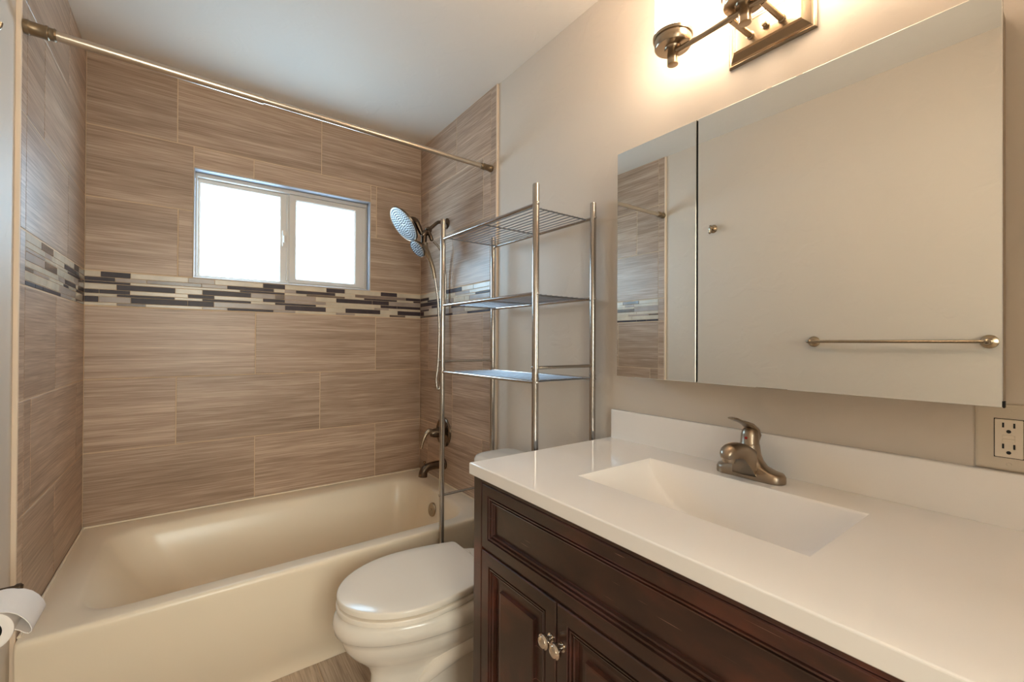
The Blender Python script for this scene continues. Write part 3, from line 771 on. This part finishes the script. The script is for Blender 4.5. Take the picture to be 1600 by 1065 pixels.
def top():
    t = thing('sink_top', 'glossy white vanity top with integrated curved rectangular basin and backsplash', 'sink', (1.25, -2.04, CB))
    X0, X1, Y0, Y1 = .966, XR-.001, -2.532, -1.5475
    bx0, bx1, by0, by1 = 1.118, 1.397, -2.284, -1.799
    yc, hy = (by0+by1)/2, (by1-by0)/2
    D = .142
    bm = bmesh.new()
    # slab around the basin; the top has a hole, outer edges eased
    e = .003
    def quad(a, b_, c, d): bm.faces.new([bm.verts.new(v) for v in (a, b_, c, d)])
    gx = [X0+e, bx0, bx1, X1]; gy = [Y0+e, by0, by1, Y1-e]
    for i in range(3):
        for j in range(3):
            if i == 1 and j == 1: continue
            quad((gx[i], gy[j], CT), (gx[i+1], gy[j], CT), (gx[i+1], gy[j+1], CT), (gx[i], gy[j+1], CT))
    rr = []
    for k in range(4):
        a = PI/2*k/3; ins = e*(1-math.sin(a)); z = CT-e*(1-math.cos(a))
        rr.append((ins, z))
    rr = [(e*(1-math.sin(PI/2*k/3)), CT-e*(1-math.cos(PI/2*k/3))) for k in range(4)]+[(0, CB+.002), (.002, CB)]
    rings = [[Vector((X0+i, Y0+i, z)), Vector((X1, Y0+i, z)), Vector((X1, Y1-i, z)), Vector((X0+i, Y1-i, z))] for i, z in rr]
    loft(bm, rings, False, False)
    bmesh.ops.remove_doubles(bm, verts=bm.verts, dist=.0001)
    cnt = build('counter', bm, 'counter', t)
    # basin: trough curved along its length, upright back and front faces
    bm = bmesh.new(); n = 64; nx = 4
    def prof(s):
        a = abs(s); return (max(0, 1-a**2.25))**.62
    grid = []
    ease = .0035
    for i in range(n+1):
        s = -math.cos(PI*i/n)
        y = yc+hy*s; z = CT-D*prof(s)
        row = []
        # front rim -> down -> across -> up -> back rim
        dpt = CT-z
        def at(x, zz): row.append(Vector((x, y, max(zz, z) if zz > z else z)))
        f = min(1, dpt/.02)
        pts = [(bx0, CT), (bx0+.002*f, CT-.0015*f), (bx0+.004*f, CT-.006*f), (bx0+.022*f, z+.012*f), (bx0+.030*f, z+.004*f), (bx0+.042*f, z)]
        pts += [(bx0+.042*f+(bx1-.020*f-bx0-.042*f)*k/6, z) for k in range(1, 6)]
        pts += [(bx1-.020*f, z), (bx1-.012*f, z+.003*f), (bx1-.008*f, z+.010*f), (bx1-.0025*f, CT-.006*f), (bx1-.0015*f, CT-.0015*f), (bx1, CT)]
        grid.append([bm.verts.new((x, y, min(CT, zz))) for x, zz in pts])
    for a, b_ in zip(grid[:-1], grid[1:]):
        for k in range(len(a)-1):
            try: bm.faces.new((a[k], a[k+1], b_[k+1], b_[k]))
            except ValueError: pass
    bmesh.ops.remove_doubles(bm, verts=bm.verts, dist=.00005)
    bs = build('basin', bm, 'counter', t, smooth=True, angle=50)
    bm = bmesh.new(); lathe(bm, (1.29, yc, CT-D-.001), (0, 0, 1), [(0, .022), (.003, .022), (.004, .018), (.002, .012), (.002, .0005)])
    build('drain', bm, 'nickel', bs, smooth=True)
    build('backsplash', B(1.5135, X1, Y0, -1.5575, CT-.001, .9680, bev=.0025, seg=3), 'counter', t, smooth=True)
top()

# ------------------------------------------------------------------ faucet
def faucet():
    t = thing('faucet', 'brushed nickel single-lever faucet on the white sink top', 'faucet', (1.455, -2.041, CT))
    fx, fy, z0 = 1.452, -2.041, CT+.0005
    bm = bmesh.new()
    def st(hx, hy, z, r): return rrect(fx-hx, fx+hx, fy-hy, fy+hy, z, r, 8)
    loft(bm, [st(.027, .078, z0, .027), st(.0275, .0785, z0+.003, .0275), st(.027, .078, z0+.014, .027), st(.024, .074, z0+.020, .024), st(.020, .060, z0+.023, .020),
              st(.0215, .040, z0+.030, .0215), st(.0225, .030, z0+.042, .0225), st(.0225, .0245, z0+.056, .0225), st(.022, .0225, z0+.070, .022), st(.021, .0215, z0+.078, .021)])
    build('base', bm, 'fnickel', t, smooth=True, angle=60)
    bm = bmesh.new()  # spout: a full-bodied wedge rising from the base plate to a round nose
    # x offset, centre height of the top roll, roll radius, bottom height, bottom half width
    pts = [(.012, .052, .021, .004, .030), (-.004, .056, .022, .004, .031), (-.018, .060, .0215, .004, .031), (-.0255, .0635, .021, .006, .029), (-.034, .0665, .0205, .020, .025),
           (-.044, .070, .020, .036, .020), (-.056, .073, .0195, .050, .0165), (-.072, .0755, .019, .0575, .0155), (-.090, .0755, .0185, .0585, .0150), (-.104, .073, .017, .0585, .0135), (-.114, .069, .013, .0595, .0105), (-.1195, .0655, .0045, .0625, .004)]
    rings = []
    for dx, zc, r, zb_, wb in pts:
        x = fx+dx; ring = []
        for k in range(15):
            a = PI*k/14; ring.append(Vector((x, fy+math.cos(a)*r, z0+zc+math.sin(a)*r*.78)))
        for k in range(1, 5):
            u = k/5; ring.append(Vector((x, fy-(r+(wb-r)*u**1.4), z0+zc+(zb_-zc)*u)))
        ring.append(Vector((x, fy-wb, z0+zb_))); ring.append(Vector((x, fy, z0+zb_-.001))); ring.append(Vector((x, fy+wb, z0+zb_)))
        for k in range(4, 0, -1):
            u = k/5; ring.append(Vector((x, fy+(r+(wb-r)*u**1.4), z0+zc+(zb_-zc)*u)))
        rings.append(ring)
    loft(bm, rings)
    lathe(bm, (fx-.098, fy, z0+.064), (-.1, 0, -1), [(0, .0135), (.012, .0135), (.016, .012), (.0165, .001)])
    build('spout', bm, 'fnickel', t, smooth=True, angle=60)
    bm = bmesh.new()
    lathe(bm, (fx, fy, z0+.076), (.05, 0, 1), [(0, .0205), (.002, .0215), (.004, .0205), (.024, .0195), (.034, .017), (.040, .011), (.042, .001)], n=28)
    build('handle_hub', bm, 'fnickel', t, smooth=True)
    bm = bmesh.new()   # lever: flat paddle sweeping forward over the spout
    L_ = [(fx+.024, .084, .012, .006), (fx+.022, .098, .017, .007), (fx+.010, .113, .018, .007), (fx-.012, .126, .0165, .0055), (fx-.036, .134, .0145, .004), (fx-.060, .140, .0135, .0032), (fx-.078, .146, .0135, .003), (fx-.088, .147, .008, .002)]
    rings = []
    for i, (x, zc, wy, th) in enumerate(L_):
        a = L_[max(i-1, 0)]; c = L_[min(i+1, len(L_)-1)]
        tv = Vector((c[0]-a[0], 0, c[1]-a[1])).normalized(); nv = Vector((-tv.z, 0, tv.x))
        rings.append([Vector((x, fy, z0+zc))+Vector((0, 1, 0))*math.cos(2*PI*k/18)*wy+nv*math.sin(2*PI*k/18)*th for k in range(18)])
    loft(bm, rings); lv = build('lever', bm, 'fnickel', t, smooth=True, angle=60)
    bm = bmesh.new(); lathe(bm, (fx-.0185, fy, z0+.094), (-1, 0, .1), [(0, .0035), (.0015, .003), (.002, .0005)], n=12)
    k = build('temperature_mark', bm, 'red', lv, smooth=True); k['label'] = 'small red dot'
faucet()

# ------------------------------------------------------------------ medicine cabinet
def cabinet():
    XM = 1.430; zb, zt = 1.0895, 1.776; ya, ys, yb = -1.6525, -1.9155, -2.4475
    t = thing('medicine_cabinet', 'frameless two-door mirrored medicine cabinet on the wall above the sink', 'cabinet', (1.48, -2.05, zb))
    build('cabinet_body', B(XM+.0075, XR-.001, yb+.006, ya-.010, zb+.004, zt-.004, bev=.001), 'cabinet', t)
    for nm, a, b_ in (('mirror_door', ya, ys+.0014), ('mirror_door', ys-.0034, yb)):
        d = build(nm, B(XM+.0006, XM+.0062, b_, a, zb, zt, bev=.0004, seg=1), 'edge', t)
        bm = bmesh.new()
        q = .0010
        rings = [[Vector((XM+.0008, a, zb)), Vector((XM+.0008, b_, zb)), Vector((XM+.0008, b_, zt)), Vector((XM+.0008, a, zt))],
                 [Vector((XM, a-q, zb+q)), Vector((XM, b_+q, zb+q)), Vector((XM, b_+q, zt-q)), Vector((XM, a-q, zt-q))]]
        loft(bm, rings)
        build('mirror_glass', bm, 'mirror', d)
    build('door_catch', B(XM-.0008, XM+.012, yb-.0022, yb+.0002, zb-.0008, zb+.010, bev=.0004, seg=1), 'dark', t)
    build('gap_strip', B(XM+.0030, XM+.0074, ys-.0034, ys+.0014, zb+.003, zt-.003), 'dark', t)
cabinet()

# ------------------------------------------------------------------ outlet
def outlet():
    t = thing('wall_outlet', 'beige wall plate with a ground-fault outlet beside the medicine cabinet', 'outlet', (XR, -2.46, 1.02))
    x = XR
    ya, yb, za, zb = -2.404, -2.520, .9695, 1.0865
    bm = bmesh.new()
    loft(bm, [[Vector((x-d, ya-i, za+i)), Vector((x-d, yb+i, za+i)), Vector((x-d, yb+i, zb-i)), Vector((x-d, ya-i, zb-i))] for i, d in ((0, .0005), (0, .003), (.0015, .0052), (.004, .006))])
    build('cover_plate', bm, 'plate', t)
    dc, zc = -2.4455, 1.0265
    build('socket_gap', B(x-.0063, x-.0058, dc-.0178, dc+.0178, zc-.0345, zc+.0345), 'dark', t)
    d = build('receptacle', B(x-.0085, x-.0050, dc-.0168, dc+.0168, zc-.0335, zc+.0335, bev=.0015), 'plastic', t)
    bm = bmesh.new()
    for s, zz in ((1, zc+.018), (-1, zc-.019)):
        for dy in (.0065, -.0065): box(bm, x-.0090, x-.0080, dc+dy-.0012, dc+dy+.0012, zz+.001, zz+.0095)
        lathe(bm, (x-.0080, dc, zz-.0055), (-1, 0, 0), [(0, .0030), (.0010, .0030)], n=12)
    build('slots', bm, 'black', d)
    bm = bmesh.new()
    for zz in (zc+.0035, zc-.0035): box(bm, x-.0098, x-.0082, dc-.0075, dc+.0075, zz-.0026, zz+.0026, bev=.0004, seg=1)
    build('test_buttons', bm, 'plastic', d)
    for zz in (zb-.0115, za+.0115):
        bm = bmesh.new(); lathe(bm, (x-.0058, dc, zz), (-1, 0, 0), [(0, .0034), (.0010, .0032), (.0014, .0018), (.0010, .0005)], n=14)
        build('screw', bm, 'plate', t, smooth=True)
    build('switch', B(x-.0085, x-.0050, -2.4955-.0165, -2.4955+.0165, zc-.0335, zc+.0335, bev=.0015), 'plastic', t)
outlet()

# ------------------------------------------------------------------ sconce
def sconce():
    t = thing('vanity_light', 'three-light brushed nickel wall sconce with lit white glass shades above the mirror', 'wall light', (XR, -2.052, 1.98))
    yc = -2.052
    bm = bmesh.new()
    oy, z0, z1 = .102, 1.924, 2.036
    st = [(0, .0005), (0, .006), (.004, .009), (.007, .009), (.009, .013), (.022, .026), (.0245, .031), (.0265, .031), (.0275, .0295)]
    loft(bm, [[Vector((XR-d, yc+oy-i, z0+i)), Vector((XR-d, yc-oy+i, z0+i)), Vector((XR-d, yc-oy+i, z1-i)), Vector((XR-d, yc+oy-i, z1-i))] for i, d in st])
    build('back_plate', bm, 'nickel', t)
    bx, bz = 1.400, 1.966
    for s in (-1, 1):
        bm = bmesh.new(); lathe(bm, (XR-.029, yc+s*.036, 1.971), (bx-XR+.029, 0, bz-1.971), [(0, .0090), (.004, .0095), (.005, .0072), (.10, .0072)], n=18)
        build('post', bm, 'nickel', t, smooth=True)
    bm = bmesh.new(); lathe(bm, (XR-.029, yc, 1.976), (-1, 0, 0), [(0, .0085), (.003, .009), (.004, .006), (.010, .0062), (.013, .004), (.0135, .0005)], n=18)
    build('cap_nut', bm, 'nickel', t, smooth=True)
    bm = bmesh.new()
    tube(bm, [(bx, yc+.20, bz), (bx, yc-.20, bz)], .0072, 16)
    build('cross_bar', bm, 'nickel', t, smooth=True)
    for k in (1, 0, -1):
        y = yc+.188*k
        bm = bmesh.new()
        lathe(bm, (bx, y, 1.934), (0, 0, 1), [(0, .0130), (.0005, .0142), (.030, .0142), (.034, .012), (.037, .012), (.038, .020), (.042, .020), (.046, .022)], n=24)
        build('stem', bm, 'nickel', t, smooth=True)
        bm = bmesh.new()
        lathe(bm, (bx, y, 1.979), (0, 0, 1), [(0, .020), (.0005, .0445), (.004, .047), (.024, .047), (.0245, .0505), (.032, .0515), (.033, .0505), (.033, .045)], n=36)
        build('cup', bm, 'nickel', t, smooth=True)
        bm = bmesh.new()
        lathe(bm, (bx, y, 2.0115), (0, 0, 1), [(0, .041), (.0005, .0455), (.145, .0455), (.1455, .042), (.030, .042)], n=36, cap0=True, cap1=False)
        o = build('shade', bm, 'opal', t, smooth=True); o['label'] = 'glowing white opal glass cylinder'
sconce()

# ------------------------------------------------------------------ robe hook, towel bar, tissue on the left wall
def hook():
    y, z = -1.168, 1.876
    t = thing('robe_hook', 'small nickel double robe hook on the left wall, reflected in the mirror', 'hook', (XL, y, z))
    bm = bmesh.new(); lathe(bm, (XL, y, z), (1, 0, 0), [(0, .024), (.003, .0245), (.008, .020), (.012, .010), (.026, .0085), (.030, .011), (.034, .011), (.037, .004)])
    build('rose', bm, 'nickel', t, smooth=True)
    bm = bmesh.new(); tube(bm, [(XL+.030, y, z), (XL+.032, y, z-.018), (XL+.039, y, z-.030), (XL+.044, y, z-.031), (XL+.048, y, z-.025), (XL+.049, y, z-.016)], [.006, .0055, .005, .005, .0048, .0055], 12, sub=5)
    tube(bm, [(XL+.034, y, z), (XL+.034, y, z+.010), (XL+.037, y, z+.016)], [.006, .0055, .0065], 12, sub=4)
    build('prong', bm, 'nickel', t, smooth=True)
hook()
def towel_bar():
    z = 1.205; ya, yb = -1.690, -2.282
    t = thing('towel_bar', 'slim nickel towel bar on the beige left wall, seen in the large mirror', 'towel bar', (XL, (ya+yb)/2, z))
    for y in (ya, yb):
        bm = bmesh.new(); lathe(bm, (XL, y, z), (1, 0, 0), [(0, .026), (.004, .0265), (.010, .022), (.016, .012), (.040, .009), (.052, .010), (.062, .011), (.070, .009), (.073, .002)])
        build('bracket', bm, 'nickel', t, smooth=True)
    bm = bmesh.new(); tube(bm, [(XL+.062, ya+.012, z), (XL+.062, yb-.012, z)], .0068, 16); build('bar', bm, 'nickel', t, smooth=True)
towel_bar()
def tp():
    ax, az = .067, .663; y0, y1 = -1.225, -1.325
    t = thing('paper_holder', 'nickel toilet paper holder on the left wall beside the tub', 'paper holder', (XL, -1.29, az))
    for y in (y0+.012,):
        bm = bmesh.new(); lathe(bm, (XL, y, az+.016), (1, 0, 0), [(0, .024), (.004, .0245), (.010, .012), (.014, .0060), (.088, .0050), (.092, .0075), (.098, .0075), (.102, .003)])
        tube(bm, [(ax, y, az+.014), (ax, y-.001, az-.004), (ax, y-.013, az-.0150)], .005, 10, sub=4)
        build('arm', bm, 'bronze', t, smooth=True)
    bm = bmesh.new(); lathe(bm, (ax, y0+.004, az-.0155), (0, -1, 0), [(0, .012), (.002, .0170), (.100, .0170), (.1015, .012)], n=24); o = build('roller', bm, 'black', t, smooth=True); o['label'] = 'roller, black for the shade inside the core'  # plug filling the core; its black stands for shade in the hollow
    r = .0365; zc = az-.0155
    rl = thing('toilet_paper_roll', 'white toilet paper roll with loose end, hanging on the left wall holder', 'toilet paper', (ax, -1.29, zc))
    bm = bmesh.new()
    lathe(bm, (ax, y1, zc), (0, 1, 0), [(.0006, .0215), (0, .030), (0, r-.002), (.0015, r), (.0985, r), (.100, r-.002), (.100, .030), (.0994, .0215), (.0006, .0215)], n=48, cap0=False, cap1=False)
    build('paper', bm, 'paper', rl, smooth=True)
    bm = bmesh.new(); lathe(bm, (ax, y1, zc), (0, 1, 0), [(.0005, .0213), (.0995, .0213), (.0995, .0200), (.0005, .0200), (.0005, .0213)], n=32, cap0=False, cap1=False)
    build('cardboard_core', bm, 'core', rl, smooth=True)
    # loose end: leaves the top of the roll, arches out and folds under
    pts = []
    for k in range(10):
        a = math.radians(128-7.5*k); pts.append((ax+math.cos(a)*(r+.0012), zc+math.sin(a)*(r+.0012)))
    x, z = pts[-1]
    pts += [(x+.010, z-.003), (x+.021, z-.011), (x+.030, z-.022), (x+.037, z-.035), (x+.040, z-.046), (x+.0395, z-.051), (x+.036, z-.0535), (x+.031, z-.051), (x+.024, z-.044), (x+.014, z-.037)]
    bm = bmesh.new(); th = .0012; rings = []
    for i, (x, z) in enumerate(pts):
        a = pts[max(i-1, 0)]; c = pts[min(i+1, len(pts)-1)]
        d = Vector((c[0]-a[0], 0, c[1]-a[1])).normalized(); n_ = Vector((-d.z, 0, d.x))*th/2
        k = i/len(pts); ya, yb = y0-.001+.004*k, y1+.001+.006*k
        p = Vector((x, 0, z))
        rings.append([p+n_+Vector((0, ya, 0)), p+n_+Vector((0, yb, 0)), p-n_+Vector((0, yb, 0)), p-n_+Vector((0, ya, 0))])
    loft(bm, rings); s = build('loose_sheet', bm, 'paper', rl, smooth=True, angle=60)
tp()
